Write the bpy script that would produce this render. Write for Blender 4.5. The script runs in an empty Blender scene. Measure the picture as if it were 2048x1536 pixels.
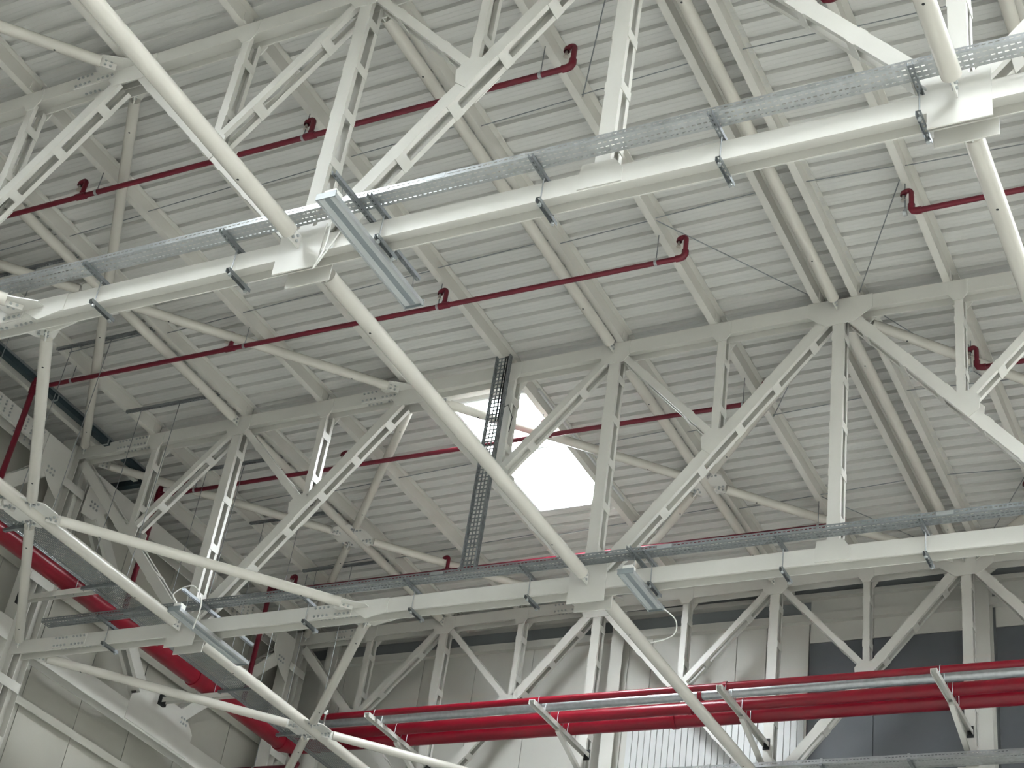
import bpy, math, random
from mathutils import Vector, Matrix

random.seed(4)
scene = bpy.context.scene
COL = scene.collection

# ------------------------------------------------------------------ camera
R = [[0.888143676, 0.439496641, 0.134326142],
     [-0.154013875, 0.560031429, -0.814029806],
     [-0.433 + 0.000009773, 0.702287335, 0.565076953]]
cd = bpy.data.cameras.new('camera'); cd.sensor_width = 36.0; cd.lens = 56.922
cd.clip_start = 0.1; cd.clip_end = 400
cam = bpy.data.objects.new('camera', cd); COL.objects.link(cam)
cam.matrix_world = Matrix(((R[0][0], -R[1][0], -R[2][0], 4.8611),
                           (R[0][1], -R[1][1], -R[2][1], -8.8202),
                           (R[0][2], -R[1][2], -R[2][2], 1.5909),
                           (0, 0, 0, 1)))
scene.camera = cam

# ------------------------------------------------------------------ world, exposure
wd = bpy.data.worlds.new('sky'); scene.world = wd; wd.use_nodes = True
bg = wd.node_tree.nodes['Background']
bg.inputs[0].default_value = (0.975, 0.975, 0.97, 1); bg.inputs[1].default_value = 8.0
vs = scene.view_settings
vs.view_transform = 'Standard'; vs.look = 'None'; vs.gamma = 1.0; vs.use_curve_mapping = False
vs.exposure = 2.75
scene.cycles.max_bounces = 8
scene.cycles.diffuse_bounces = 5

# ------------------------------------------------------------------ materials
def mat(name, col, rough=0.5, metal=0.0, noise=None, bump=0.0, bscale=60, spec=0.5, nscale=1.3):
    m = bpy.data.materials.new(name); m.use_nodes = True
    nt = m.node_tree; b = nt.nodes['Principled BSDF']
    b.inputs['Roughness'].default_value = rough; b.inputs['Metallic'].default_value = metal
    b.inputs['Specular IOR Level'].default_value = spec
    b.inputs['Base Color'].default_value = (*col, 1)
    if noise:
        tc = nt.nodes.new('ShaderNodeTexCoord'); nz = nt.nodes.new('ShaderNodeTexNoise')
        nz.inputs['Scale'].default_value = nscale; nz.inputs['Detail'].default_value = 6
        rp = nt.nodes.new('ShaderNodeValToRGB')
        rp.color_ramp.elements[0].position = 0.3; rp.color_ramp.elements[1].position = 0.7
        rp.color_ramp.elements[0].color = (*[c * (1 - noise) for c in col], 1)
        rp.color_ramp.elements[1].color = (*[min(1, c * (1 + noise * .6)) for c in col], 1)
        nt.links.new(tc.outputs['Object'], nz.inputs['Vector'])
        nt.links.new(nz.outputs['Fac'], rp.inputs[0]); nt.links.new(rp.outputs[0], b.inputs['Base Color'])
        if bump:
            n2 = nt.nodes.new('ShaderNodeTexNoise'); n2.inputs['Scale'].default_value = bscale
            bp = nt.nodes.new('ShaderNodeBump'); bp.inputs['Strength'].default_value = bump
            bp.inputs['Distance'].default_value = 0.01
            nt.links.new(tc.outputs['Object'], n2.inputs['Vector'])
            nt.links.new(n2.outputs['Fac'], bp.inputs['Height']); nt.links.new(bp.outputs[0], b.inputs['Normal'])
    return m

M = {
 'steel': mat('painted_steel', (0.60, 0.59, 0.55), 0.38, noise=.05),
 'tube': mat('painted_tube', (0.55, 0.53, 0.475), 0.26, noise=.06),
 'purlin': mat('painted_purlin', (0.60, 0.585, 0.54), 0.42, noise=.05),
 'deck': mat('roof_sheet', (0.57, 0.565, 0.54), 0.33, noise=.05, nscale=.7),
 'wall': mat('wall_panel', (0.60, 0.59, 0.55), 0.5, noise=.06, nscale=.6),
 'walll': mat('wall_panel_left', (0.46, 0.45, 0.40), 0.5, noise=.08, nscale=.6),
 'wallw': mat('wall_panel_pale', (0.64, 0.65, 0.65), 0.35, noise=.05, nscale=.6),
 'dark': mat('dark_cladding', (0.13, 0.14, 0.155), 0.5, noise=.1, nscale=.8),
 'flash': mat('grey_flashing', (0.26, 0.28, 0.29), 0.5, noise=.08),
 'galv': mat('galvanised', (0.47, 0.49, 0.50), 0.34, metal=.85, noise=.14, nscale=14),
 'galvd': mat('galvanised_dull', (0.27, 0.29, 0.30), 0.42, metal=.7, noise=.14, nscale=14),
 'chrome': mat('chrome', (0.8, 0.82, 0.83), 0.12, metal=1.0),
 'red': mat('red_paint', (0.135, 0.005, 0.017), 0.36, noise=.1, nscale=3),
 'redb': mat('red_paint_main', (0.19, 0.002, 0.012), 0.30, noise=.12, nscale=3),
 'bolt': mat('bolt_steel', (0.40, 0.42, 0.42), 0.4, metal=.4),
 'black': mat('black_rubber', (0.015, 0.016, 0.018), 0.6),
 'duct': mat('dark_busbar', (0.022, 0.040, 0.048), 0.4),
 'alu': mat('lamp_aluminium', (0.50, 0.52, 0.53), 0.3, metal=.6, noise=.05, nscale=5),
 'lens': mat('lamp_lens', (0.47, 0.49, 0.49), 0.25, spec=.6),
 'lensd': mat('lamp_channel', (0.22, 0.25, 0.26), 0.35),
 'cable': mat('white_cable', (0.78, 0.78, 0.74), 0.45),
 'floor': mat('floor_concrete', (0.58, 0.57, 0.53), 0.5, noise=.08),
 'brass': mat('sprinkler_metal', (0.55, 0.50, 0.45), 0.3, metal=.9),
}
def glass():
    m = bpy.data.materials.new('rooflight_glazing'); m.use_nodes = True
    nt = m.node_tree; nt.nodes.clear()
    o = nt.nodes.new('ShaderNodeOutputMaterial'); t = nt.nodes.new('ShaderNodeBsdfTransparent')
    g = nt.nodes.new('ShaderNodeBsdfGlossy'); mx = nt.nodes.new('ShaderNodeMixShader')
    t.inputs[0].default_value = (.95, .98, 1, 1); g.inputs['Roughness'].default_value = .1
    mx.inputs[0].default_value = .06
    nt.links.new(t.outputs[0], mx.inputs[1]); nt.links.new(g.outputs[0], mx.inputs[2])
    nt.links.new(mx.outputs[0], o.inputs[0]); return m
M['glass'] = glass()

# ------------------------------------------------------------------ mesh helpers
WL = {}
def V(*a): return Vector(a)
class MB:
    def __init__(s): s.v = []; s.f = []; s.sm = []
    def add(s, vs, fs, smooth=False):
        o = len(s.v); s.v += [tuple(v) for v in vs]
        for f in fs: s.f.append(tuple(i + o for i in f)); s.sm.append(smooth)
        return s
    def box(s, x0, x1, y0, y1, z0, z1):
        v = [(x, y, z) for x in (x0, x1) for y in (y0, y1) for z in (z0, z1)]
        return s.add(v, [(0,1,3,2),(4,6,7,5),(0,4,5,1),(2,3,7,6),(0,2,6,4),(1,5,7,3)])
    def bar(s, p0, p1, a0, a1, b0, b1, up=(0, 0, 1)):
        p0 = Vector(p0); p1 = Vector(p1); d = (p1 - p0).normalized(); u = Vector(up)
        a = d.cross(u).normalized(); b = a.cross(d)
        v = [p + a * i + b * j for p in (p0, p1) for i in (a0, a1) for j in (b0, b1)]
        return s.add(v, [(0,1,3,2),(4,6,7,5),(0,4,5,1),(2,3,7,6),(0,2,6,4),(1,5,7,3)])
    def prism(s, pts, ext):
        n = len(pts); e = Vector(ext); v = [Vector(p) for p in pts]; v2 = [p + e for p in v]
        return s.add(v + v2, [tuple(range(n))[::-1], tuple(range(n, 2 * n))] +
                     [(i, (i + 1) % n, n + (i + 1) % n, n + i) for i in range(n)])
    def tube(s, pts, r, n=12, caps=True, r2=None):
        pts = [Vector(p) for p in pts]; rings = []; up = None
        for i, p in enumerate(pts):
            if i == 0: d = pts[1] - pts[0]
            elif i == len(pts) - 1: d = pts[-1] - pts[-2]
            else: d = (pts[i + 1] - p).normalized() + (p - pts[i - 1]).normalized()
            d.normalize()
            if up is None:
                up = Vector((0, 0, 1)) if abs(d.z) < .9 else Vector((0, 1, 0))
            a = d.cross(up).normalized(); up = a.cross(d)
            rr = r if (r2 is None) else r + (r2 - r) * i / (len(pts) - 1)
            rings.append([p + (a * math.cos(2 * math.pi * k / n) + up * math.sin(2 * math.pi * k / n)) * rr for k in range(n)])
        s.add([v for rg in rings for v in rg],
              [(j * n + k, j * n + (k + 1) % n, (j + 1) * n + (k + 1) % n, (j + 1) * n + k)
               for j in range(len(pts) - 1) for k in range(n)], True)
        if caps:
            s.add(rings[0], [tuple(range(n))[::-1]]); s.add(rings[-1], [tuple(range(n))])
        return s
    def ball(s, c, r, n=12, m=8):
        vs = []; fs = []
        for i in range(m + 1):
            t = math.pi * i / m
            for k in range(n):
                a = 2 * math.pi * k / n
                vs.append((c[0] + r * math.sin(t) * math.cos(a), c[1] + r * math.sin(t) * math.sin(a), c[2] + r * math.cos(t)))
        for i in range(m):
            for k in range(n): fs.append((i * n + k, (i + 1) * n + k, (i + 1) * n + (k + 1) % n, i * n + (k + 1) % n))
        return s.add(vs, fs, True)
    def hex(s, p, d, r=.016, h=.014):
        p = Vector(p); d = Vector(d).normalized(); return s.tube([p, p + d * h], r, 6)
    def mesh(s, name, origin):
        me = bpy.data.meshes.new(name); o = Vector(origin)
        me.from_pydata([Vector(v) - o for v in s.v], [], s.f)
        me.polygons.foreach_set('use_smooth', s.sm); me.update(); return me
    def center(s):
        lo = [min(v[i] for v in s.v) for i in range(3)]; hi = [max(v[i] for v in s.v) for i in range(3)]
        return Vector([(a + b) / 2 for a, b in zip(lo, hi)])
    def build(s, name, m, parent=None, kind=None, label=None, origin=None):
        c = s.center() if origin is None else Vector(origin)
        me = s.mesh(name, c); me.materials.append(M[m])
        return place(name, me, c, parent, kind, label)

def place(name, me, loc, parent=None, kind=None, label=None, rot=None):
    o = bpy.data.objects.new(name, me); COL.objects.link(o)
    loc = Vector(loc); WL[o.name] = loc
    if parent is not None:
        o.parent = parent; o.location = loc - WL[parent.name]
    else: o.location = loc
    if rot is not None: o.rotation_euler = rot
    if kind: o['kind'] = kind
    if label: o['label'] = label
    return o
def thing(name, label, cat, loc=(0, 0, 0), group=None):
    o = bpy.data.objects.new(name, None); COL.objects.link(o)
    o.empty_display_size = .1; o.location = loc; WL[o.name] = Vector(loc)
    return tag(o, label, cat, group)
def tag(o, label, cat, group=None):
    o['label'] = label; o['category'] = cat
    if group: o['group'] = group
    return o
ORD = ['', 'first', 'second', 'third', 'fourth', 'fifth', 'sixth', 'seventh', 'eighth']

# ------------------------------------------------------------------ layout numbers
Y = {0: -6.36, 1: 0.0, 2: 6.361, 3: 12.717}
TN = {1: 'near truss', 2: 'middle truss', 3: 'far truss'}
XN = {-8: -11.95, -7: -10.4, -6: -8.907, -5: -7.414, -4: -6.004, -3: -4.448, -2: -2.96, -1: -1.502, 0: 0.0,
      1: 1.44, 2: 2.93, 3: 4.42, 4: 5.95, 5: 7.4, 6: 8.9, 7: 10.4, 8: 11.95}
def zt(x): return 14.055 - .019 * abs(x)
def zb(x): return 10.59 - .003 * abs(x)
YW = 13.4          # far wall face
XW = -12.55        # left wall face
YB = -19.9; XR = 14.0
def zroof(x): return zt(x) + .285

# ------------------------------------------------------------------ structure: floor, walls, ceiling
o = MB().box(XW - .2, XR + .2, YB - .2, YW + .2, -.2, 0).build('floor', 'floor'); o['kind'] = 'structure'

SKY = [(-5.93, -4.5, 7.1, 10.1)]
SKY += [(-5.93, -4.5, -6.9, -3.9), (-5.93, -4.5, -17.9, -14.9)]  # unseen: nearer one inferred from the lit gusset, rear one added for light
SKY += [(xa, xb, ya, ya + 3) for ya in (-6.9, -11.9, -17.9) for xa, xb in ((4.5, 5.93), (7.5, 8.9), (10.5, 11.9))]  # unseen rooflights added on the right to brighten floor and bounce
SKY += [(xa, xb, ya, ya + 3) for ya in (1.1, 7.1) for xa, xb in ((5.1, 6.5), (8.0, 9.3), (10.8, 12.1))]  # more unseen ones added farther along the right slope, for fill light
def roof_outer():
    xs = sorted({XW - .1, 0, XR} | {s[0] for s in SKY} | {s[1] for s in SKY})
    ys = sorted({YB, YW + .1} | {s[2] for s in SKY} | {s[3] for s in SKY})
    mb = MB()
    for i in range(len(xs) - 1):
        for j in range(len(ys) - 1):
            cx = (xs[i] + xs[i + 1]) / 2; cy = (ys[j] + ys[j + 1]) / 2
            if any(s[0] < cx < s[1] and s[2] < cy < s[3] for s in SKY): continue
            p = [(x, y, zroof(x) + .07) for x, y in ((xs[i], ys[j]), (xs[i + 1], ys[j]), (xs[i + 1], ys[j + 1]), (xs[i], ys[j + 1]))]
            mb.prism(p, (0, 0, .08))
    o = mb.build('ceiling', 'deck', origin=(0, 0, 14.3)); o['kind'] = 'structure'; return o
ceiling = roof_outer()
def sheet_mesh(x0, x1, length=1.0, pitch=.25):
    mb = MB(); prof = []
    n = int(round(length / pitch))
    for k in range(n):
        y = k * pitch
        prof += [(y, 0), (y + .168, 0), (y + .180, .050), (y + .238, .050)]
    prof.append((length, 0))
    for (ya, za), (yb, zb_) in zip(prof[:-1], prof[1:]):
        mb.add([(x0, ya, zroof(x0) + za), (x1, ya, zroof(x1) + za), (x1, yb, zroof(x1) + zb_), (x0, yb, zroof(x0) + zb_)], [(0, 1, 2, 3)])
    # minor stiffening line on every pan
    for k in range(n):
        for q in (.06, .12):
            y = k * pitch + q
            mb.add([(x0, y, zroof(x0) - .0005), (x1, y, zroof(x1) - .0005), (x1, y + .004, zroof(x1) - .003), (x0, y + .004, zroof(x0) - .003),
                    (x1, y + .008, zroof(x1) - .0005), (x0, y + .008, zroof(x0) - .0005)], [(0, 1, 2, 3), (3, 2, 4, 5)])
    me = mb.mesh('roof_sheet', (0, 0, 0)); me.materials.append(M['deck']); return me
SHM = {}
yy = YB
while yy < YW - .05:
    cuts = [XW - .1, 0.0, XR]; holes = [s for s in SKY if s[2] - .01 < yy + .5 < s[3] + .01]
    segs = []
    for a, b in ((XW - .1, 0.0), (0.0, XR)):
        hs = [h for h in holes if a < h[0] < b]
        if hs:
            cur = a
            for h in sorted(hs): segs.append((cur, h[0])); cur = h[1]
            segs.append((cur, b))
        else: segs.append((a, b))
    ln = min(1.0, YW - yy); ln = round(ln / .25) * .25
    for a, b in segs:
        k = (a, b, ln)
        if k not in SHM: SHM[k] = sheet_mesh(a, b, ln)
        place('roof_sheet', SHM[k], (0, yy, 0), ceiling)
    yy += 1.0
# ridge cap strip under the sheets
for i, (x0, x1, y0, y1) in enumerate(SKY):
    z0 = min(zroof(x0), zroof(x1)) - .02; z1 = z0 + .17
    r = bpy.data.objects.new('window_%d' % (i + 1), None); COL.objects.link(r); r.location = ((x0 + x1) / 2, (y0 + y1) / 2, z0)  # only the first is in view; the rest are unseen, mostly added for light
    WL[r.name] = Vector(r.location); r['kind'] = 'structure'
    fr = MB().box(x0, x0 + .03, y0, y1, z0, z1).box(x1 - .03, x1, y0, y1, z0, z1)
    fr.box(x0 + .03, x1 - .03, y0, y0 + .03, z0, z1).box(x0 + .03, x1 - .03, y1 - .03, y1, z0, z1)
    fr.build('window_frame', 'wallw', r)
    MB().box(x0 + .03, x1 - .03, (y0 + y1) / 2 - .02, (y0 + y1) / 2 + .02, z1 - .05, z1 - .01).build('glazing_bar', 'wallw', r)
    for a, b in ((y0 + .03, (y0 + y1) / 2 - .02), ((y0 + y1) / 2 + .02, y1 - .03)):
        MB().box(x0 + .03, x1 - .03, a, b, z1 - .03, z1 - .015).build('pane', 'glass', r)

# walls
def wall_far():
    w = MB().box(XW - .2, XR, YW + .02, YW + .2, 0, 14.5).build('wall_back', 'flash'); w['kind'] = 'structure'  # plain grey base, left bare as a darker band above the panels
    seams = [-12.5, -11.3, -10.9, -9.67, -8.6, -7.5, -6.4, -5.3, -4.74, -3.83, -3.33, -2.63]
    for a, b in zip(seams[:-1], seams[1:]):
        MB().box(a + .006, b - .006, YW - .03, YW + .02, 9.2, 13.6).build('wall_panel', 'wall', w)
    # ribbed sheeting low between the columns, coloured paler to imitate a reflection
    x = -5.6
    while x < -2.66:
        MB().box(x + .004, min(x + .1, -2.64) - .004, YW - .055, YW - .03, 9.2, 11.98).build('ribbed_panel', 'wallw', w)
        x += .105
    for a, b in ((-2.62, -1.6), (-1.6, -.1), (.25, 1.7), (1.7, 3.2), (3.2, 4.7)):
        MB().box(a + .004, b - .004, YW - .03, YW + .02, 9.2, 13.26).build('dark_panel', 'dark', w, label='dark grey cladding panel')
        MB().box(a + .004, b - .004, YW - .03, YW + .02, 13.27, 14.02).build('wall_panel', 'wall', w)
    MB().box(4.7, XR, YW - .03, YW + .02, 9.2, 14.0).build('wall_panel', 'wall', w)
    return w
wb = wall_far()
def trim(n, mb, m='wall'):
    o = mb.build('trim_%d' % n, m); o['kind'] = 'structure'; return o
trim(1, MB().box(XW, XR, YW - .14, YW - .03, 13.60, 13.69).box(XW, XR, YW - .14, YW - .12, 13.69, 13.73))
trim(2, MB().box(XW, XR, YW - .12, YW + .02, 14.02, 14.10))
for n, (xa, xb) in enumerate(((-5.92, -5.70), (-.03, .22), (5.7, 5.95), (-11.6, -11.35))):
    c = MB()
    c.box(xa, xb, YW - .32, YW - .305, 9, 14.0).box(xa, xb, YW - .075, YW - .06, 9, 14.0).box((xa + xb) / 2 - .006, (xa + xb) / 2 + .006, YW - .305, YW - .075, 9, 14.0)
    c = c.build('wall_column', 'steel')
    tag(c, ['off-white H-section wall post standing between the pale wall panels', 'off-white H-section wall post between the two dark grey panels',
            'off-white H-section wall post at the right end of the far wall', 'off-white H-section wall post in the far left corner'][n], 'column', 'posts of the far wall')
wl = MB().box(XW - .2, XW - .03, YB, YW + .02, 0, 14.4).build('wall_left', 'flash'); wl['kind'] = 'structure'
yy = -7.0
while yy < YW:
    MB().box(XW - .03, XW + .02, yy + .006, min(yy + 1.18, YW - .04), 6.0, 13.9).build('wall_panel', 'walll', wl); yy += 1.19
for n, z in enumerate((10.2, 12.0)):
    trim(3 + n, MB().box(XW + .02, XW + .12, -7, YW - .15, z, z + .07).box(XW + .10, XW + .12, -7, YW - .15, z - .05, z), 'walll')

# the other two sides of the hall (behind and right of the camera)
o = MB().box(XR, XR + .2, YB, YW + .2, 0, 14.4).build('wall_right', 'wall'); o['kind'] = 'structure'
o = MB().box(XW - .2, XR + .2, YB - .2, YB, 0, 14.5).build('wall_front', 'wall'); o['kind'] = 'structure'
def portal(name, loc, rot, sx, sy):
    l = bpy.data.lights.new(name, 'AREA'); l.shape = 'RECTANGLE'; l.size = sx; l.size_y = sy; l.cycles.is_portal = True
    p = bpy.data.objects.new(name, l); COL.objects.link(p); p.location = loc; p.rotation_euler = rot
for (x0, x1, y0, y1) in SKY:
    portal('rooflight_portal', ((x0 + x1) / 2, (y0 + y1) / 2, 14.75), (0, 0, 0), x1 - x0, y1 - y0)

# ------------------------------------------------------------------ roof trusses
BAT = {}
def batten_mesh(hw):
    k = round(hw, 3)
    if k not in BAT:
        BAT[k] = MB().box(-.055, .055, -.097, .097, -.004, .004).mesh('batten_plate', (0, 0, 0)); BAT[k].materials.append(M['steel'])
    return BAT[k]
def member(root, name, y, a, b, w, t0=0.0, t1=0.0, pitch=.62):
    """built-up truss member: two channels back to back with batten plates; a, b = (x, z)"""
    A = Vector((a[0], y, a[1])); B = Vector((b[0], y, b[1])); d = (B - A).normalized()
    A = A + d * t0; B = B - d * t1
    n = Vector((d.z, 0, -d.x)); h = w / 2; mb = MB()
    for s in (-1, 1):
        y0, y1 = sorted((s * .098, s * .088)); z0, z1 = sorted((s * .088, s * .046))
        for (n0, n1, ya, yb) in ((-h, h, y0, y1), (-h, -h + .009, z0, z1), (h - .009, h, z0, z1)):
            vs = [p + n * i + Vector((0, j, 0)) for p in (A, B) for i in (n0, n1) for j in (ya, yb)]
            mb.add(vs, [(0,1,3,2),(4,6,7,5),(0,4,5,1),(2,3,7,6),(0,2,6,4),(1,5,7,3)])
    o = mb.build(name, 'steel', root)
    L = (B - A).length; k = max(2, int(L / pitch)); ang = math.atan2(d.z, d.x)
    for i in range(k):
        c = A + d * (L * (i + .5) / k)
        for s in (-1, 1):
            p = c + n * (s * (h + .004))
            place('batten_plate', batten_mesh(.1), p, o, rot=(0, -ang, 0))
    return o
def plate(root, y, poly, th=.012, name='gusset_plate'):
    for s in (-1, 1):
        yb = y + s * .1
        MB().prism([(x, yb, z) for x, z in poly], (0, s * th, 0)).build(name, 'steel', root)
def chord(root, name, y, x0, x1, zf, rid=True):
    mb = MB(); xs = [x0] + ([0.0] if x0 < 0 < x1 else []) + [x1]
    for a, b in zip(xs[:-1], xs[1:]):
        p, q = (a, y, zf(a)), (b, y, zf(b))
        mb.bar(p, q, -.1, -.086, -.1, .1); mb.bar(p, q, .086, .1, -.1, .1); mb.bar(p, q, -.086, .086, -.007, .007)
    return mb.build(name, 'steel', root)
def splice(root, y, x0, x1, zf):
    mb = MB(); bt = MB()
    for s in (-1, 1):
        a, b = sorted((s * .1, s * .114))
        mb.bar((x0, y, zf(x0)), (x1, y, zf(x1)), -b, -a, -.092, .092)
        for i in range(9):
            if i == 4: continue
            x = x0 + (x1 - x0) * (i + .5) / 9
            for dz in (-.058, .058): bt.hex((x, y + s * .114, zf(x) + dz), (0, s, 0))
    for i in range(9):
        if i == 4: continue
        x = x0 + (x1 - x0) * (i + .5) / 9
        for dy in (-.05, .05): bt.hex((x, y + dy, zf(x) - .013), (0, 0, -1))
    mb.bar((x0, y, zf(x0)), (x1, y, zf(x1)), -.075, .075, -.013, -.007)
    p = mb.build('splice_plate', 'steel', root); bt.build('bolt_group', 'bolt', p, kind='stuff')

TRL = {1: 'near white steel roof truss, closest to the camera, crossing the top of the picture',
       2: 'middle white steel roof truss crossing in front of the bright skylight',
       3: 'far white steel roof truss standing in front of the far wall'}
def truss(t):
    y = Y[t]; root = thing('roof_truss', TRL[t], 'truss', (0, y, 10.5), 'steel roof trusses')
    xl, xr = -11.9, XN[6] + .3
    chord(root, 'top_chord', y, xl, xr, zt); chord(root, 'bottom_chord', y, xl, xr, zb)
    tn = lambda i: (XN[i], zt(XN[i])); bn = lambda i: (XN[i], zb(XN[i]))
    mids = {}
    for ti, bi in ((-8, -6), (-4, -6), (-4, -2), (0, -2), (0, 2), (4, 2), (4, 6)):
        a, b = tn(ti), bn(bi); L = math.hypot(a[0] - b[0], a[1] - b[1])
        member(root, 'diagonal', y, a, b, .145, .25, .2)
        mids[(ti + bi) // 2] = ((a[0] + b[0]) / 2, (a[1] + b[1]) / 2 + .06, bi)
    for i in (-6, -2, 0, 2, 6) + ((-4,) if t == 3 else ()):
        member(root, 'vertical_post', y, bn(i), tn(i), .145, .12, .13)
    for i, (mx, mz, bi) in mids.items():
        member(root, 'short_post', y, (XN[i], mz), tn(i), .095, .06, .12, .8)
        member(root, 'short_diagonal', y, (mx, mz), tn(bi), .095, .12, .22, .75)
        sx = 1 if XN[bi] < mx else -1      # node plate on the long diagonal
        dd = Vector((sx * (XN[i + sx] - XN[i - sx]) / 2 * 0 + (mx - XN[bi]), 0, (mz - .06) - zb(XN[bi]))).normalized()
        nn = Vector((-dd.z, 0, dd.x)) * (1 if dd.x > 0 else -1)
        c0 = Vector((mx, 0, mz - .06))
        pp = [c0 + dd * a_ + nn * b_ for a_, b_ in ((-.17, -.074), (.17, -.074), (.17, .08), (.08, .2), (-.06, .2), (-.17, .08))]
        plate(root, y, [(p_.x, p_.z) for p_ in pp])
    for i in range(-7, 7):
        x = XN[i]; z = zt(x)
        if i == 0: poly = [(-.38, z + .095), (.42, z + .095), (.42, z - .1), (.2, z - .27), (-.16, z - .29), (-.38, z - .12)]
        elif i % 4 == 0: poly = [(x - .3, z + .095), (x + .3, z + .095), (x + .3, z - .14), (x + .2, z - .25), (x - .2, z - .25), (x - .3, z - .14)]
        elif i % 2 == 0: poly = [(x - .2, z + .095), (x + .2, z + .095), (x + .2, z - .12), (x + .12, z - .22), (x - .12, z - .22), (x - .2, z - .12)]
        else: poly = [(x - .12, z + .08), (x + .12, z + .08), (x + .12, z - .11), (x + .055, z - .2), (x - .055, z - .2), (x - .12, z - .11)]
        plate(root, y, poly)
    for i in (-6, -2, 2, 6):
        x = XN[i]; z = zb(x); plate(root, y, [(x - .24, z + .22), (x + .24, z + .22), (x + .24, z - .27), (x - .24, z - .27)])
    for i in (-4, 0, 4):
        x = XN[i]; z = zb(x)
        if i: poly = [(x - .22, z + .1), (x + .3, z + .1), (x + .3, z - .1), (x, z - .16), (x - .22, z - .02)]
        else: poly = [(x - .18, z + .18), (x + .12, z + .18), (x + .2, z + .06), (x + .2, z - .085), (x - .2, z - .085), (x - .2, z + .06)]
        plate(root, y, poly)
    for zf in (zt, zb):
        splice(root, y, -6.82, -6.24, zf); splice(root, y, -11.15, -10.58, zf)
    splice(root, y, 6.24, 6.82, zt)
    # horizontal bracing gussets where bracing tubes arrive: (x, sx, sy)
    legs = {1: [(-6.0, -1, -1), (-6.0, -1, 1)], 2: [(-6.0, -1, -1), (-6.0, -1, 1)], 3: [(-6.0, -1, -1)]}[t]
    top = {1: [], 2: [(-6.0, 1, 1), (0, -1, 1), (0, 1, 1), (5.95, -1, 1)], 3: [(-6.0, 1, -1), (0, -1, -1), (0, 1, -1), (5.95, -1, -1)]}[t]
    for zf, lst in ((zt, legs + top), (zb, legs)):
        for xx, sx, sy in lst:
            z = zf(xx) - .006
            q = lambda dx, dy: (xx + sx * dx, y + sy * dy, z)
            p = MB().prism([q(-.02, .1), q(.44, .1), q(.46, .2), q(.34, .36), q(.24, .36), q(-.02, .2)], (0, 0, .012)).build('bracing_plate', 'steel', root)
            bt = MB()
            for d1 in (.0, .055):
                for d2 in (-.035, .035):
                    c = q(.27 + d1 * .7 + d2 * .7, .22 + d1 * .7 - d2 * .7); bt.hex(c, (0, 0, -1), .016, .018)
            bt.build('bolt_group', 'bolt', p, kind='stuff')
    return root
for t in (1, 2, 3): truss(t)

# ------------------------------------------------------------------ columns and eaves lattice girder on the left
def column(t, lab):
    y = Y[t]; x = -12.02; r = thing('steel_column', lab, 'column', (x, y, 0), 'lattice columns of the left wall')
    for s in (-1, 1):
        yc = y + s * .16; mb = MB()
        mb.box(x - .12, x + .12, yc - .1, yc - .088, 0, 14.0).box(x - .12, x + .12, yc + .088, yc + .1, 0, 14.0).box(x - .006, x + .006, yc - .088, yc + .088, 0, 14.0)
        mb.build('column_leg', 'steel', r)
    for k in range(16):
        z = 2.0 + k * .8
        if z < 13.9 and not 10.3 < z < 11 and not 13.3 < z < 13.9: MB().box(x + .12, x + .13, y - .24, y + .24, z, z + .14).build('batten_plate', 'steel', r)
column(1, 'off-white double column at the left end of the near truss')
column(2, 'off-white double column at the left end of the middle truss')
column(3, 'off-white double column in the left corner at the far truss')

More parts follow.
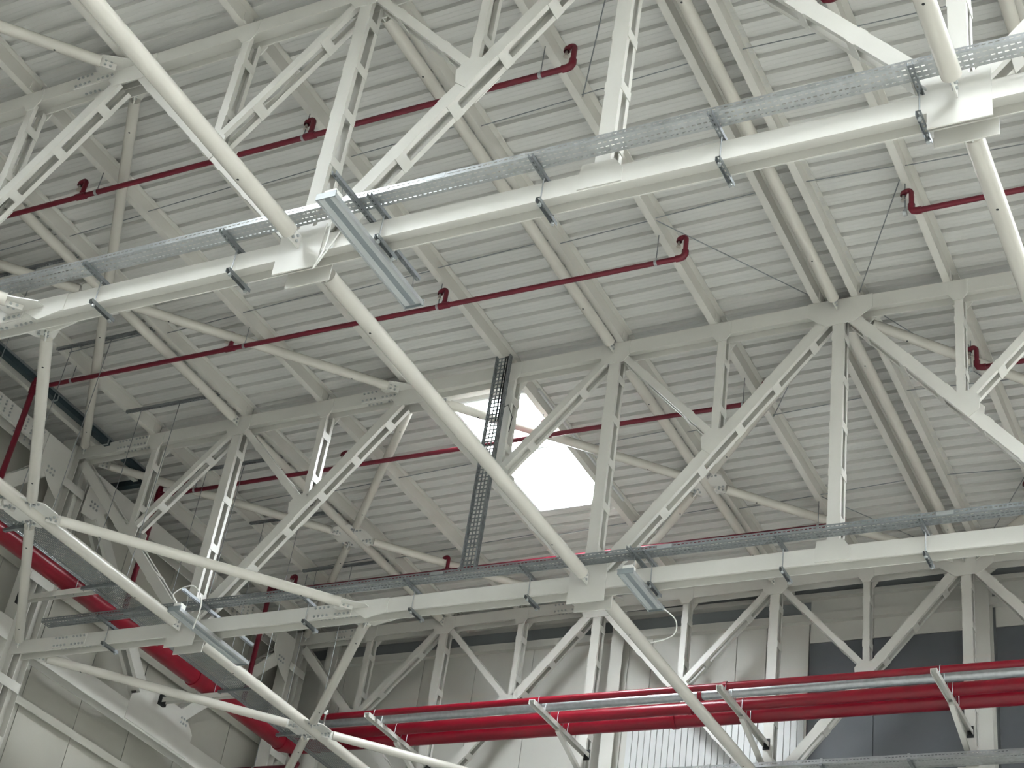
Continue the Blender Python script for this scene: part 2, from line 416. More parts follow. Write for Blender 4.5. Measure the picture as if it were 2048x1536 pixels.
def lattice(bay, lab):
    x = -12.0; y0, y1 = Y[bay] + .275, Y[bay + 1] - .275
    r = thing('eaves_girder', lab, 'girder', (x, (y0 + y1) / 2, 10.5), 'lattice girders along the left wall')
    def gus(poly, bx):
        g = MB().prism([(x + .116, p, z) for p, z in poly], (.012, 0, 0)).build('gusset_plate', 'steel', r); bt = MB()
        for i in range(3):
            for j in range(2): bt.hex((x + .128, bx[0] + i * .07, bx[1] + j * .075), (1, 0, 0), .02)
        bt.build('bolt_group', 'bolt', g, kind='stuff')
    for nm, zc in (('top_chord', 13.605), ('bottom_chord', 10.745)):
        mb = MB()
        mb.box(x - .115, x - .10, y0, y1, zc - .155, zc + .155).box(x + .10, x + .115, y0, y1, zc - .155, zc + .155).box(x - .1, x + .1, y0, y1, zc - .008, zc + .008)
        mb.build(nm, 'steel', r)
    def dia(a, b):   # (y,z) ends
        A = Vector((x, a[0], a[1])); B = Vector((x, b[0], b[1])); mb = MB()
        d = (B - A).normalized(); n = Vector((1, 0, 0)).cross(d)
        for s in (-1, 1):
            for (n0, n1, xa, xb) in ((-.1, .1, s * .115, s * .1), (-.1, -.088, s * .1, s * .05), (.088, .1, s * .1, s * .05)):
                xa, xb = sorted((xa, xb))
                vs = [p + n * i + Vector((j, 0, 0)) for p in (A, B) for i in (n0, n1) for j in (xa, xb)]
                mb.add(vs, [(0,1,3,2),(4,6,7,5),(0,4,5,1),(2,3,7,6),(0,2,6,4),(1,5,7,3)])
        o = mb.build('diagonal', 'steel', r); L = (B - A).length
        for k in range(5):
            c = A + d * (L * (k + .5) / 5)
            for s in (-1, 1):
                m2 = MB(); vs = [c + d * i + n * (s * .1 + j) + Vector((q, 0, 0)) for i in (-.08, .08) for j in (0, .01 * s) for q in (-.1, .1)]
                m2.add(vs, [(0,1,3,2),(4,6,7,5),(0,4,5,1),(2,3,7,6),(0,2,6,4),(1,5,7,3)]).build('batten_plate', 'steel', o)
    ya, yb = Y[bay], Y[bay + 1]; ym = (ya + yb) / 2
    dia((ya + .5, 13.35), (ym - .35, 11.05)); dia((yb - .5, 13.35), (ym + .35, 11.05))
    gus([(ym - .75, 10.62), (ym + .85, 10.62), (ym + .85, 11.02), (ym + .55, 11.3), (ym - .25, 11.3), (ym - .75, 11.02)], (ym + .5, 11.1))
    gus([(ya + .28, 13.75), (ya + .8, 13.75), (ya + .8, 13.3), (ya + .55, 13.02), (ya + .28, 13.0)], (ya + .42, 13.2))
    gus([(yb - .28, 13.75), (yb - .8, 13.75), (yb - .8, 13.3), (yb - .5, 13.02), (yb - .28, 12.9)], (yb - .62, 13.2))
    ys = yb - 1.45
    p = MB().box(x + .115, x + .127, ys - .6, ys + .6, 13.47, 13.74).box(x - .127, x - .115, ys - .6, ys + .6, 13.47, 13.74).build('splice_plate', 'steel', r)
    bt = MB()
    for i in range(10):
        if i in (4, 5): continue
        for dz in (13.52, 13.57, 13.64, 13.69): bt.hex((x + .127, ys - .54 + i * .12, dz), (1, 0, 0), .017)
        for dz in (13.52, 13.57): bt.hex((x - .1, ys - .54 + i * .12, dz), (1, 0, 0), .017)
    bt.build('bolt_group', 'bolt', p, kind='stuff')
lattice(0, 'heavy white lattice girder on the left wall, nearest the camera')
lattice(1, 'heavy white lattice girder on the left wall between near and middle truss')
lattice(2, 'heavy white lattice girder on the left wall between middle and far truss')

# ------------------------------------------------------------------ purlins
def purlin_mesh(L):
    h = .185; mb = MB()
    mb.box(-.0035, .0035, 0, L, 0, h)                       # web
    mb.box(-.085, -.0035, 0, L, 0, .005).box(-.085, -.080, 0, L, .005, .022)   # bottom flange and lip
    mb.box(.0035, .075, 0, L, h - .005, h).box(.070, .075, 0, L, h - .022, h - .005)
    me = mb.mesh('purlin', (0, 0, 0)); me.materials.append(M['purlin']); return me
PM = {}
def purlin(x, y0, y1, lab, zc):
    L = round(y1 - y0, 3)
    if L not in PM: PM[L] = purlin_mesh(L)
    o = place('roof_purlin', PM[L], (x, y0, zc)); tag(o, lab, 'purlin', 'purlins under the roof sheets')
    for yy in (.06, L - .12):
        MB().box(x + .004, x + .012, y0 + yy - .03, y0 + yy + .07, zc + .02, zc + .13).build('cleat', 'purlin', o)
BAYN = {0: 'before the near truss', 1: 'between near and middle truss', 2: 'between middle and far truss', 3: 'above the far wall'}
BY = {0: (-6.3, -.012), 1: (.012, 6.35), 2: (6.372, 12.70), 3: (12.73, 13.26)}
def px_of(i):
    if i in (-6, -2, 2, 6): return XN[i] + .10
    return XN[i] - .09
for b in range(4):
    for i in range(-8, 8):
        if i == 0:
            purlin(-.24, *BY[b], 'left one of the two ridge purlins, ' + BAYN[b], zt(0) + .1)
            purlin(.24, *BY[b], 'right one of the two ridge purlins, ' + BAYN[b], zt(0) + .1); continue
        x = px_of(i); s = 'left' if i < 0 else 'right'
        lab = '%s roof purlin %s of the ridge pair, %s' % (ORD[abs(i)], s, BAYN[b])
        if i == -8: x = -11.62
        purlin(x, *BY[b], lab, zt(x) + .1)

# tubes beside the purlins (roof plane struts)
def tube_thing(name, p0, p1, r, lab, cat, group, m='tube', n=16, ends=True, holes=True):
    p0 = Vector(p0); p1 = Vector(p1); d = (p1 - p0).normalized()
    o = thing(name, lab, cat, p0, group)
    MB().tube([p0, p1], r, n).build('tube', m, o)
    if ends:
        for p, s in ((p0, -1), (p1, 1)):
            e = MB().bar(p - d * s * .12, p + d * s * .17, -.006, .006, -r * .95, r * .95).build('end_plate', 'steel', o)
            bt = MB(); a = d.cross(Vector((0, 0, 1))).normalized(); q = a.cross(d)
            for k in (.05, .11):
                for w in (-.03, .03):
                    for sg in (-1, 1): bt.hex(p + d * s * k + q * w + a * sg * .006, a * sg, .015, .016)
            bt.build('bolt_group', 'bolt', e, kind='stuff')
    if holes:
        mb = MB()
        for t in (.14, .86):
            c = p0 + (p1 - p0) * t; mb.tube([c + Vector((0, 0, -r - .001)), c + Vector((0, 0, -r + .01))], .012, 8)
        mb.build('drain_hole', 'black', o)
    return o
STRUT = {}; TIE = {}
for b in range(3):
    for i in (-6, -2, 0, 2, 6):
        x = XN[i] - (.02 if i else .02); z = zt(x) - .0
        side = {-6: 'sixth node left of the ridge', -2: 'second node left of the ridge', 0: 'ridge', 2: 'second node right of the ridge', 6: 'sixth node right of the ridge'}[i]
        STRUT[b, i] = tube_thing('roof_strut', (x, BY[b][0] + .26, z), (x, BY[b][1] - .26, z), .072,
                   'round white strut at the %s, %s' % (side, BAYN[b]), 'strut', 'round struts at roof level')
# bottom chord ties
for b in range(3):
    for i in (-6, -2, 2, 6):
        x = XN[i] + (.03 if i == -2 else 0); z = zb(x) + .0
        side = {-6: 'thin-lit left', -2: 'central', 2: 'right', 6: 'far right'}[i]
        side = {-6: 'left', -2: 'central', 2: 'right', 6: 'far right'}[i]
        TIE[b, i] = tube_thing('tie_pipe', (x, BY[b][0] + .32, z), (x, BY[b][1] - .32, z), .079,
                   '%s white round tie pipe at bottom chord level, %s' % (side, BAYN[b]), 'pipe', 'round ties between bottom chords', n=20)

# X bracing (roof plane and bottom plane)
def xbrace(x0, x1, ya, yb, zf, r, where, grp, host=None):
    xm = (x0 + x1) / 2; ym = (ya + yb) / 2; z = zf(xm)
    c = Vector((xm, ym, z))
    names = ['near left', 'near right', 'far left', 'far right']
    for k, (xx, yy, on) in enumerate(((x0, ya, 1), (x1, ya, 1), (x0, yb, 1), (x1, yb, 1))):
        if not on: continue
        e = Vector((xx, yy, zf(xx))); d = (e - c).normalized()
        tube_thing('bracing_tube', c + d * .36, e - d * .42, r, '%s leg of the bracing cross %s' % (names[k], where), 'brace', grp, n=14)
    zz = z - .006
    p = MB().prism([(xm - .32, ym - .12, zz), (xm - .14, ym - .34, zz), (xm + .14, ym - .34, zz), (xm + .32, ym - .12, zz), (xm + .32, ym + .12, zz), (xm + .14, ym + .34, zz), (xm - .14, ym + .34, zz), (xm - .32, ym + .12, zz)], (0, 0, .012)).build('bracing_node_plate', 'steel', host, label='bolted plate where the bracing tubes meet')
    bt = MB()
    for sx in (-1, 1):
        for sy in (-1, 1):
            for dx in (.13, .19, .25):
                for dy in (.15, .22):
                    if dx + dy < .44: bt.hex((xm + sx * dx, ym + sy * dy, zz), (0, 0, -1), .017, .02)
    bt.build('bolt_group', 'bolt', p, kind='stuff')
zr = lambda x: zt(x) - .03
for b, nm in ((0, BAYN[0]), (1, BAYN[1]), (2, BAYN[2])):
    xbrace(-11.9, XN[-4], Y[b], Y[b + 1], zr, .066, 'under the left roof, ' + nm, 'roof bracing tubes', STRUT[b, -6])
    xbrace(-11.9, XN[-4], Y[b], Y[b + 1], lambda x: zb(x) - .0, .066, 'at left bottom chords, ' + nm, 'bottom chord bracing tubes', TIE[b, -6])
xbrace(XN[-4], 0, Y[2], Y[3], zr, .066, 'under the roof left of the ridge', 'roof bracing tubes', STRUT[2, -2])
xbrace(0, XN[4], Y[2], Y[3], zr, .066, 'under the roof right of the ridge', 'roof bracing tubes', STRUT[2, 2])

# sag rods between purlins
for b, nm in ((0, BAYN[0]), (1, BAYN[1]), (2, BAYN[2])):
    for k, q in enumerate((1 / 3, 2 / 3)):
        y = Y[b] + (Y[b + 1] - Y[b]) * q
        o = thing('sag_rod', '%s thin steel rod line running across the purlins %s' % (('nearer', 'farther')[k], nm), 'rod', (0, y, 14.2), 'sag rods')
        for sgn in (-1, 1):
            mb = MB(); xs = [sgn * .24] + [px_of(sgn * i) for i in range(1, 8)]
            for n, (a, c) in enumerate(zip(xs[:-1], xs[1:])):
                dy = .03 if n % 2 else -.03
                mb.tube([(a, y + dy, zt(a) + .19), (c, y + dy, zt(c) + .15)], .0065, 6)
            mb.build('rod', 'galvd', o)
        # rods bracing the ridge
        mb = MB()
        for sgn in (-1, 1):
            x1 = px_of(sgn); yb = y + (2.0 if k else -2.0)
            mb.tube([(x1, y, zt(x1) + .14), (sgn * .26, yb, zt(0) + .14)], .007, 6)
        mb.build('diagonal_rod', 'galvd', o)

# ------------------------------------------------------------------ sprinkler lines
def arc(c, r, a0, a1, ux, uz, n=7):
    return [Vector(c) + Vector(ux) * (r * math.cos(a0 + (a1 - a0) * k / n)) + Vector(uz) * (r * math.sin(a0 + (a1 - a0) * k / n)) for k in range(n + 1)]
def hook(root, x, y, z, h=.215, dirx=-1, base=True):
    ux = (1, 0, 0); uz = (0, 0, 1)
    p = [Vector((x, y, z + (.03 if base else 0))), Vector((x, y, z + h))]
    rr = .045
    p += arc((x + dirx * rr, y, z + h), rr, 0 if dirx < 0 else math.pi, math.pi if dirx < 0 else 0, ux, uz, 8)[1:]
    p += [Vector((x + dirx * 2 * rr, y, z + h - .015))]
    b = MB().tube(p, .030, 10)
    if base: b.tube([(x - .07, y, z), (x + .07, y, z)], .043, 12); b.tube([(x, y, z), (x, y, z + .06)], .036, 10)
    b.tube(p[-4:], .036, 10)
    o = b.build('sprinkler_branch', 'red', root)
    e = p[-1]
    hm = MB().tube([e, e - Vector((0, 0, .035))], .017, 8).tube([e - Vector((0, 0, .07)), e - Vector((0, 0, .075))], .03, 10)
    for s in (-1, 1): hm.tube([e + Vector((s * .012, 0, -.03)), e + Vector((s * .02, 0, -.05)), e + Vector((s * .006, 0, -.072))], .005, 5)
    hm.build('sprinkler_head', 'brass', o)
def sprinkler(y, z, x_end, x_far, hooks, hang, lab):
    s = 1 if x_far > x_end else -1
    o = thing('sprinkler_pipe', lab, 'sprinkler pipe', (x_end, y, z), 'red sprinkler lines under the roof')
    r = .05
    pts = [Vector((x_far, y, z)), Vector((x_end + s * .06, y, z))]
    pts += [Vector((x_end + s * .02, y, z + .01)), Vector((x_end, y, z + .05)), Vector((x_end, y, z + .07))]
    MB().tube(pts, .033, 14).build('pipe', 'red', o)
    MB().tube([(x_end + s * .11, y, z), (x_end + s * .06, y, z), (x_end + s * .02, y, z + .012), (x_end, y, z + .05), (x_end, y, z + .10)], .042, 12).build('elbow', 'red', o)
    hook(o, x_end, y, z + .07, .20, -1, False)
    for hx in hooks: hook(o, hx, y, z)
    for hx in hang:
        h = MB().tube([(hx, y, z + .03), (hx, y, zt(hx) + .11)], .006, 6).build('hanger_rod', 'galvd', o)
        MB().tube([(hx - .018, y, z), (hx + .018, y, z)], .0385, 12).box(hx - .01, hx + .01, y - .006, y + .006, z + .035, z + .07).build('clamp', 'galv', h)
SPY = {'nearest': 1.285, 'second': 4.46, 'third': 7.47, 'farthest': 10.66}
for nm, y in SPY.items():
    hk = [-7.79, -4.5] + ([-10.75] if nm in ('third', 'farthest') else [])
    hg = [px_of(i) - .05 for i in (-7, -5, -3, -1)]
    sprinkler(y, 13.70, -1.28, -11.24, hk, hg, '%s red sprinkler line on the left side of the ridge' % nm)
    sprinkler(y, 13.70, 1.37, 11.2, [4.6, 7.8], [px_of(i) - .05 for i in (1, 3, 5)], '%s red sprinkler line on the right side of the ridge' % nm)
    if nm != 'nearest':
        r = thing('sprinkler_riser', 'red riser pipe dropping from the left end of the %s sprinkler line' % nm, 'pipe', (-11.24, y, 11.4), 'red risers by the left wall')
        MB().tube([(-11.24, y + .0, 13.86), (-11.24, y, 11.46), (-11.20, y, 11.38), (-11.06, y, 11.34)], .043, 12).build('pipe', 'red', r)
        MB().tube([(-11.24, y, 13.61), (-11.24, y, 13.79)], .055, 12).tube([(-11.24, y, 13.7), (-11.12, y, 13.7)], .05, 12).build('tee', 'red', r)

# ------------------------------------------------------------------ big mains
main = thing('sprinkler_main', 'thick red main pipe along the left wall turning along the far wall', 'pipe', (-10.95, 6, 11.33))
pts = [Vector((-10.95, -6.5, 11.33)), Vector((-10.95, 11.55, 11.33))]
pts += [Vector((-10.95 + .35 * (1 - math.cos(a)), 11.55 + .35 * math.sin(a), 11.33 + .11 * a / (math.pi / 2))) for a in [math.pi / 2 * k / 6 for k in range(1, 7)]]
pts += [Vector((7.5, 11.9, 11.44))]
MB().tube(pts, .135, 24).build('pipe', 'redb', main)
for p, q in (((-10.95, 11.45, 11.33), (-10.95, 11.56, 11.33)), ((-10.6, 11.9, 11.44), (-10.48, 11.9, 11.44)), ((-10.95, 2.95, 11.33), (-10.95, 3.05, 11.33)), ((-4.19, 11.9, 11.44), (-4.12, 11.9, 11.44)), ((-10.95, 9.0, 11.33), (-10.95, 9.1, 11.33)), ((1.9, 11.9, 11.44), (1.97, 11.9, 11.44))):
    MB().tube([p, q], .152, 20).build('coupling', 'redb', main)
for lab, nm, y, z, r, m, x0, cps in (
        ('medium red pipe next to the thick red main on the brackets', 'fire_pipe', 11.49, 11.405, .092, 'redb', -10.2, (-3.75, 2.2)),
        ('galvanised pipe between the red pipes on the far brackets', 'galvanised_pipe', 11.05, 11.385, .075, 'galv', -10.0, (-3.42, 2.4)),
        ('thin red pipe on the front end of the far brackets', 'fire_pipe', 10.78, 11.36, .05, 'redb', -9.7, (-2.95,))):
    p = thing(nm, lab, 'pipe', (x0, y, z), 'pipes along the far wall')
    MB().tube([(x0, y, z), (7.5, y, z)], r, 20).build('pipe', m, p)
    for c in cps: MB().tube([(c - .03, y, z), (c + .03, y, z)], r + .014, 18).build('coupling', 'redb', p)
p = thing('drain_pipe', 'thin dark red pipe running to the left wall below the main', 'pipe', (-11.8, 12.2, 11.1))
MB().tube([(-12.45, 12.1, 11.16), (-10.98, 12.1, 11.16), (-10.93, 12.05, 11.18), (-10.93, 11.8, 11.25)], .04, 12).build('pipe', 'red', p)
h = MB().tube([(-11.85, 12.1, 11.2), (-11.85, 12.1, 12.6)], .006, 6).build('hanger_rod', 'galvd', p)
MB().tube([(-11.87, 12.1, 11.16), (-11.83, 12.1, 11.16)], .047, 12).build('clamp', 'galv', h)

def pipe_bracket(x, lab):
    r = thing('pipe_bracket', lab, 'bracket', (x, 12.5, 11.3), 'pipe brackets on the far truss')
    z = 11.305; y0, y1 = 10.62, 12.60
    MB().box(x - .045, x + .045, y0, y1, z - .008, z).box(x - .045, x - .037, y0, y1, z - .07, z - .008).box(x + .037, x + .045, y0, y1, z - .07, z - .008).build('arm', 'steel', r)
    MB().bar((x, 11.55, z - .075), (x, 12.60, 10.86), -.035, .035, -.03, .03).build('brace', 'steel', r)
    MB().box(x - .05, x + .05, y1, y1 + .02, z - .11, z + .06).build('rubber_pad', 'black', r)
    for yy, zz, rr in ((10.78, 11.36, .056), (11.05, 11.385, .081), (11.49, 11.405, .098), (11.9, 11.44, .142)):
        a = [Vector((x + .055, yy + rr * math.cos(t), zz + rr * math.sin(t))) for t in [math.pi * k / 8 for k in range(9)]]
        MB().tube([Vector((x + .055, yy + rr, z - .02))] + a + [Vector((x + .055, yy - rr, z - .02))], .006, 6).build('u_bolt', 'galv', r)
for x, lab in ((0.0, 'white pipe bracket under the red pipes in front of the dark panels'), (-2.98, 'white pipe bracket right of the central tie pipe'),
               (-5.9, 'white pipe bracket left of the central tie pipe'), (-8.75, 'white pipe bracket nearest the left corner')):
    pipe_bracket(x, lab)
def wall_bracket(y, lab):
    r = thing('wall_bracket', lab, 'bracket', (-11.8, y, 11.1), 'brackets carrying the main along the left wall')
    MB().box(-11.74, -10.34, y - .05, y + .05, 11.17, 11.18).box(-11.74, -10.34, y - .05, y - .042, 11.10, 11.17).box(-11.74, -10.34, y + .042, y + .05, 11.10, 11.17).build('arm', 'steel', r)
    MB().box(-11.76, -11.70, y - .07, y + .07, 11.06, 11.22).build('rubber_pad', 'black', r)
    MB().tube([(-10.78, y + .03, 11.12), (-10.78, y + .03, 11.46)], .006, 6).tube([(-11.12, y + .03, 11.12), (-11.12, y + .03, 11.46)], .006, 6).build('threaded_rod', 'galv', r)
wall_bracket(5.95, 'bracket under the red main beside the middle truss column')
wall_bracket(9.35, 'bracket under the red main halfway to the far corner')
wall_bracket(2.8, 'bracket under the red main at the left picture edge')

# ------------------------------------------------------------------ cable trays
def perf_strip(mb, o, u, v, L, W, pitch, sl, rows, sw):
    """sheet spanned by u (length L) and v (width W) with rows of slots (sl long, sw wide) as real holes"""
    o = Vector(o); u = Vector(u); v = Vector(v)
    q = lambda a, b: o + u * a + v * b
    edges = [0.0]
    for r in rows: edges += [r - sw / 2, r + sw / 2]
    edges.append(W)
    for i in range(0, len(edges), 2):
        a, b = edges[i], edges[i + 1]
        mb.add([q(0, a), q(L, a), q(L, b), q(0, b)], [(0, 1, 2, 3)])
    n = int(L / pitch)
    for r in rows:
        a, b = r - sw / 2, r + sw / 2
        for k in range(n + 1):
            s0 = k * pitch - (pitch - sl) / 2 if k else 0; s1 = min(L, k * pitch + (pitch - sl) / 2) if k < n else L
            mb.add([q(s0, a), q(s1, a), q(s1, b), q(s0, b)], [(0, 1, 2, 3)])
def tray(name, lab, x0, x1, y0, y1, z, hz=.06, joints=(), along='x', m='galv', dense=None, grp='perforated cable trays'):
    r = thing(name, lab, 'cable tray', ((x0 + x1) / 2, (y0 + y1) / 2, z), grp)
    if along == 'x': L, W, u, v, o = x1 - x0, y1 - y0, (1, 0, 0), (0, 1, 0), Vector((x0, y0, z)); far = Vector((0, y1 - y0, 0)); inn = Vector((0, 1, 0))
    else: L, W, u, v, o = y1 - y0, x1 - x0, (0, 1, 0), (1, 0, 0), Vector((x0, y0, z)); far = Vector((x1 - x0, 0, 0)); inn = Vector((1, 0, 0))
    mb = MB()
    if dense: perf_strip(mb, o, u, v, L, W, dense, dense * .55, [dense * (k + .7) for k in range(int(W / dense) - 1)], dense * .5)
    else: perf_strip(mb, o, u, v, L, W, .05, .03, [W * .2, W * .5, W * .8], .012)
    mb.build('bottom_sheet', m, r)
    for k, oo in enumerate((o, o + far)):
        mb = MB(); perf_strip(mb, oo, u, (0, 0, 1), L, hz, .05, .03, [hz * .55], .010)
        lip = inn * (.012 if k == 0 else -.012)
        a = oo + Vector((0, 0, hz)); U = Vector(u) * L
        mb.add([a, a + U, a + U + lip, a + lip], [(0, 1, 2, 3)]); mb.build('side_rail', m, r)
    for j in joints:
        for oo, s in ((o, -1), (o + far, 1)):
            p = oo + Vector(u) * (j - (x0 if along == 'x' else y0)) + inn * (s * .002)
            MB().bar(p - Vector(u) * .09, p + Vector(u) * .09, -.0015, .0015, .008, hz - .008).build('joint_plate', 'galv', r)
    return r
tray('cable_tray', 'galvanised perforated cable tray along the near truss bottom chord', -9.9, 7.0, -.36, -.19, 10.755, joints=(-4.65, -1.45, 1.7))
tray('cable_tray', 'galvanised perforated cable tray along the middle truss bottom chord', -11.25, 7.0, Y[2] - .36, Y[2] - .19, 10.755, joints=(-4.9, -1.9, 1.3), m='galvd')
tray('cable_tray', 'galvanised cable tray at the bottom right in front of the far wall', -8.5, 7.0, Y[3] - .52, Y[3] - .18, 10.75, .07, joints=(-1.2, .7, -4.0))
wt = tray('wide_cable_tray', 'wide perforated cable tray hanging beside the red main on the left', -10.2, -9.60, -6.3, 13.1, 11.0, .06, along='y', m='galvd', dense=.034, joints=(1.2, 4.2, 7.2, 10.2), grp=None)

def tray_bracket(x, y, lab, z=10.755):
    r = thing('tray_bracket', lab, 'bracket', (x, y, 10.6), 'clamps holding the trays to the chords')
    def chan(nm, y0, y1, z0, up):
        mb = MB(); w = .021
        zz = z0 + (.041 if up else 0)
        mb.box(x - w, x - w + .003, y0, y1, z0, z0 + .041).box(x + w - .003, x + w, y0, y1, z0, z0 + .041)
        a, b = (z0, z0 + .003) if up else (z0 + .038, z0 + .041)
        perf_strip(mb, (x - w, y0, a), (0, 1, 0), (1, 0, 0), y1 - y0, .042, .05, .026, [.021], .014)
        return mb.build(nm, 'galvd', r)
    chan('upper_channel', y - .40, y + .14, z - .045, True)
    chan('lower_channel', y - .17, y + .17, 10.425, False)
    for s in (-1, 1):
        MB().tube([(x, y + s * .125, 10.41), (x, y + s * .125, 10.77)], .007, 6).build('threaded_rod', 'galv', r)
    bt = MB()
    for s in (-1, 1): bt.hex((x, y + s * .125, 10.425), (0, 0, -1), .018, .02)
    bt.build('bolt_group', 'bolt', r, kind='stuff')
for k, x in enumerate((-8.5, -6.9, -5.29, -3.68, -2.09, -.52, 1.06, 2.64, 4.2)):
    tray_bracket(x, 0.0, '%s galvanised tray clamp from the left on the near truss' % (ORD + ['ninth'])[k + 1])
for k, x in enumerate((-10.2, -6.91, -5.33, -3.72, -2.14, -.56, 1.03, 2.62)):
    tray_bracket(x, Y[2], '%s galvanised tray clamp from the left on the middle truss' % (ORD + ['ninth'])[k + 1])
for k, x in enumerate((-5.3, -3.7, -2.0, -.75, .9, 2.5)):
    r = thing('tray_bracket', '%s clamp from the left under the tray at the far truss' % ORD[k + 1], 'bracket', (x, Y[3] - .3, 10.8), 'clamps under the far tray')
    MB().box(x - .02, x + .02, Y[3] - .56, Y[3] - .1, 10.705, 10.745).build('channel', 'galvd', r)
    MB().box(x - .02, x + .02, Y[3] - .53, Y[3] - .522, 10.74, 10.83).build('clip', 'galv', r)

# hanger channels with long rods carrying the wide tray
for k, y in enumerate((.85, 2.42, 4.02, 5.62, 7.3, 8.9, 10.5)):
    r = thing('hanger_channel', '%s perforated channel under the left roof with two long hanger rods' % ORD[k + 1], 'channel', (-9.7, y, 14.0), 'channels hanging the wide tray')
    mb = MB(); x0, x1 = -10.52, -8.85; z = zt(-9.7) + .04
    mb.box(x0, x1, y - .021, y - .018, z, z + .041).box(x0, x1, y + .018, y + .021, z, z + .041)
    perf_strip(mb, (x0, y - .021, z), (1, 0, 0), (0, 1, 0), x1 - x0, .042, .05, .028, [.021], .014)
    mb.build('channel', 'galvd', r)
    MB().box(-10.29, -9.48, y - .02, y + .02, 10.955, 10.995).build('cross_channel', 'galvd', r)
    for x in (-10.24, -9.54):
        MB().tube([(x, y, 10.93), (x, y, z + .02)], .0055, 6).build('hanger_rod', 'galvd', r)

# vertical wire basket tray at the middle truss
def basket():
    r = thing('wire_basket_tray', 'vertical wire mesh cable basket hanging in front of the skylight', 'cable tray', (-4.48, Y[2] - .3, 10.9))
    x0, x1, y, d = -4.58, -4.38, Y[2] - .30, .06; z0, z1 = 10.83, 14.02; mb = MB(); w = .0062
    for x in (x0, x0 + .05, x0 + .10, x0 + .15, x1): mb.bar((x, y, z0), (x, y, z1), -w, w, -w, w, (0, 1, 0))
    for x in (x0, x1):
        for dd in (.03, .06): mb.bar((x, y - dd, z0), (x, y - dd, z1), -w, w, -w, w, (0, 1, 0))
    n = 54
    for k in range(n):
        z = z0 + (z1 - z0) * k / (n - 1)
        mb.box(x0, x1, y - w, y + w, z - w, z + w)
        for x in (x0, x1): mb.box(x - w, x + w, y - d, y, z - w, z + w)
    mb.build('wire_mesh', 'galvd', r, kind='stuff')
    cb = MB()
    for i, (dx, m) in enumerate(((.12, 0), (.15, 0))):
        cb.tube([(x0 + dx, y - .015, 13.0), (x0 + dx + .005, y - .02, 13.2), (x0 + dx - .004, y - .014, 13.4), (x0 + dx, y - .02, z1), (x0 + dx + .01, y + .05, z1 + .05)], .009, 6)
    cb.build('cable_bundle', 'black', r)
    MB().tube([(-4.40, y, 13.2), (-4.33, y + .02, 13.25), (-4.29, y + .1, 13.1), (-4.33, y + .14, 12.9)], .006, 6).build('cable_loop', 'black', r)
basket()

# ------------------------------------------------------------------ lamps
def lamp(x, y0, y1, z, lab, lab2, rail_z=10.705, rx=None, ry=None):
    r = thing('linear_lamp', lab, 'lamp', (x, (y0 + y1) / 2, z), 'linear lamps on the bottom chords')
    w = .1
    rx = x if rx is None else rx
    mb = MB().prism([(x - w, y0, z), (x + w, y0, z), (x + w, y0, z + .02), (x + w * .6, y0, z + .05), (x - w * .6, y0, z + .05), (x - w, y0, z + .02)], (0, y1 - y0, 0))
    mb.build('housing', 'alu', r)
    for s in (-1, 1):
        a, b = sorted((s * .03, s * (w - .012)))
        MB().box(x + a, x + b, y0 + .015, y1 - .015, z - .006, z).build('lens_strip', 'lens', r)
        e = s * (w - .006); MB().box(x + e - .006, x + e + .006, y0, y1, z - .022, z).build('side_lip', 'alu', r)
    MB().box(x - .03, x + .03, y0 + .015, y1 - .015, z - .003, z).build('centre_channel', 'lensd', r)
    for yy in (y0 - .012, y1): MB().box(x - w, x + w, yy, yy + .012, z - .022, z + .045).build('end_cap', 'lensd', r)
    MB().box(x - .06, x + .06, y0 + .03, y0 + .13, z + .05, z + .11).build('driver_box', 'cable', r)
    for yy in (y0 + .2, y1 - .06):
        h = MB().tube([(x, yy, z + .05), (rx, yy, rail_z)], .004, 6).build('suspension_wire', 'galvd', r)
        MB().box(x - .03, x + .03, yy - .015, yy + .015, z + .05, z + .08).build('clip', 'galv', h)
    ra, rb = ry if ry else (y0, y1)
    c = thing('lamp_rail', lab2, 'channel', (rx, ra, rail_z), 'channels carrying the lamps')
    mb = MB(); mb.box(rx - .021, rx - .018, ra, rb, rail_z, rail_z + .041).box(rx + .018, rx + .021, ra, rb, rail_z, rail_z + .041)
    perf_strip(mb, (rx - .021, ra, rail_z), (0, 1, 0), (1, 0, 0), rb - ra, .042, .05, .028, [.021], .014)
    mb.build('channel', 'galvd', c)
lamp(-2.215, -.785, .75, 10.40, 'linear lamp hanging beside the near truss centre gusset', 'perforated channel above the lamp at the near truss', rx=-2.24, ry=(-.74, .77))
lamp(-2.27, 5.83, 6.74, 10.40, 'short linear lamp hanging under the middle truss right of the central gusset', 'perforated channel above the short lamp at the middle truss', ry=(5.82, 6.76))
lamp(-8.44, 5.5, 7.08, 10.40, 'linear lamp at the left end of the middle truss', 'perforated channel above the lamp at the left of the middle truss', ry=(5.55, 7.18))
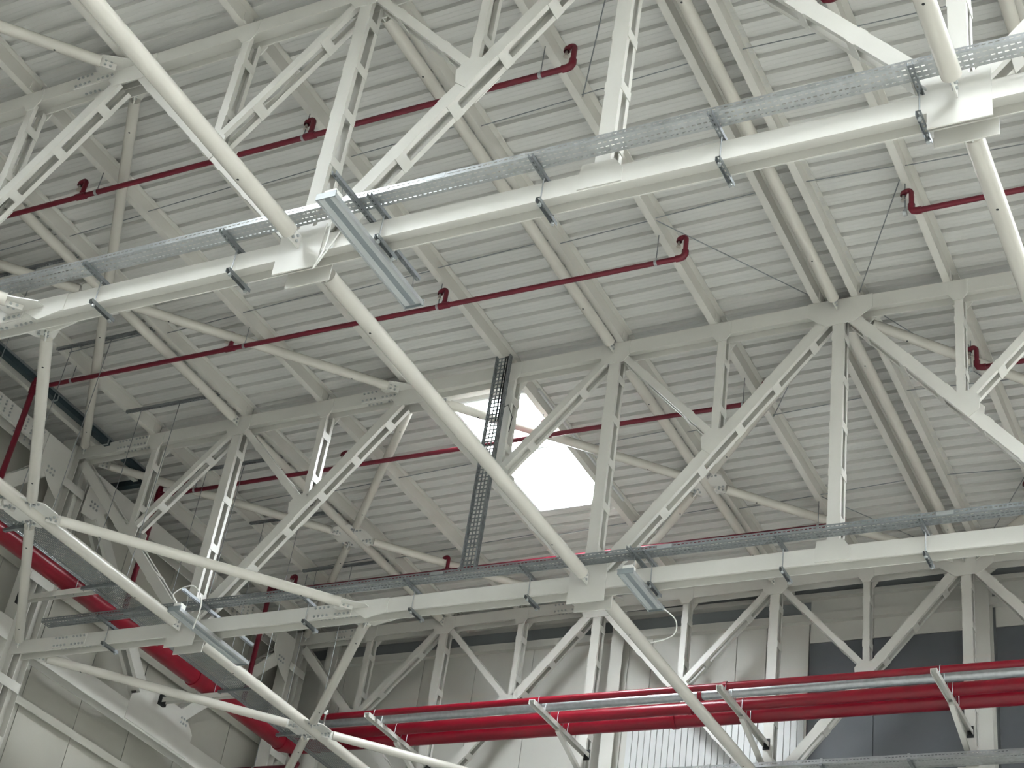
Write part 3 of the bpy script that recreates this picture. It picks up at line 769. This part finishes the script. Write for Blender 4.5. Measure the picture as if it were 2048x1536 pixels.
def cable(pts, r, lab, nm='cable'):
    P = [Vector(p) for p in pts]; out = []
    for i in range(len(P) - 1):
        a = P[max(0, i - 1)]; b = P[i]; c = P[i + 1]; d = P[min(len(P) - 1, i + 2)]
        for k in range(6):
            t = k / 6
            out.append(.5 * ((2 * b) + (c - a) * t + (2 * a - 5 * b + 4 * c - d) * t * t + (3 * b - a - 3 * c + d) * t ** 3))
    out.append(P[-1]); o = MB().tube(out, r, 6).build(nm, 'cable'); tag(o, lab, 'cable'); return o
cable([(-2.6, -.2, 10.72), (-2.62, -.17, 10.45), (-2.72, -.14, 10.25), (-2.58, -.12, 10.55), (-2.5, -.12, 10.75)], .008, 'thin white cable loop beside the near truss centre gusset')
cable([(-2.19, 6.78, 10.42), (-2.05, 6.84, 10.28), (-2.08, 6.86, 10.1), (-2.36, 6.88, 10.04)], .008, 'thin white cable dangling from the short lamp')
cable([(-8.46, 5.58, 10.49), (-8.62, 5.6, 10.70), (-8.42, 5.7, 10.85), (-8.26, 5.76, 10.62), (-8.30, 5.78, 10.25)], .009, 'white cable curving over the lamp at the left of the middle truss')
b = thing('chrome_ball', 'small shiny metal ball on a stem at the left bracing cross', 'fitting', (-8.75, 9.75, 10.65))
MB().ball((-8.78, 9.62, 10.86), .045).build('ball', 'chrome', b); MB().tube([(-8.78, 9.62, 10.6), (-8.78, 9.62, 10.83)], .014, 8).build('stem', 'chrome', b)

# dark busbar at the left eaves
b = thing('busbar', 'dark blue-green conduit running under the roof along the left eaves', 'conduit', (-11.4, 3, 14.0))
zc = 13.93
MB().box(-11.43, -11.33, -6, 7.42, zc - .05, zc + .05).build('duct', 'duct', b)
MB().box(-12.3, -11.43, 7.32, 7.42, zc - .05, zc + .05).build('duct_return', 'duct', b)
MB().box(-11.32, -11.30, -6, 7.42, zc + .03, zc + .06).build('rail', 'galvd', b)
for y in (1.2, 2.9, 4.6, 5.0, 6.2, 7.2): MB().box(-11.435, -11.325, y, y + .025, zc - .055, zc + .055).build('clip', 'galv', b)
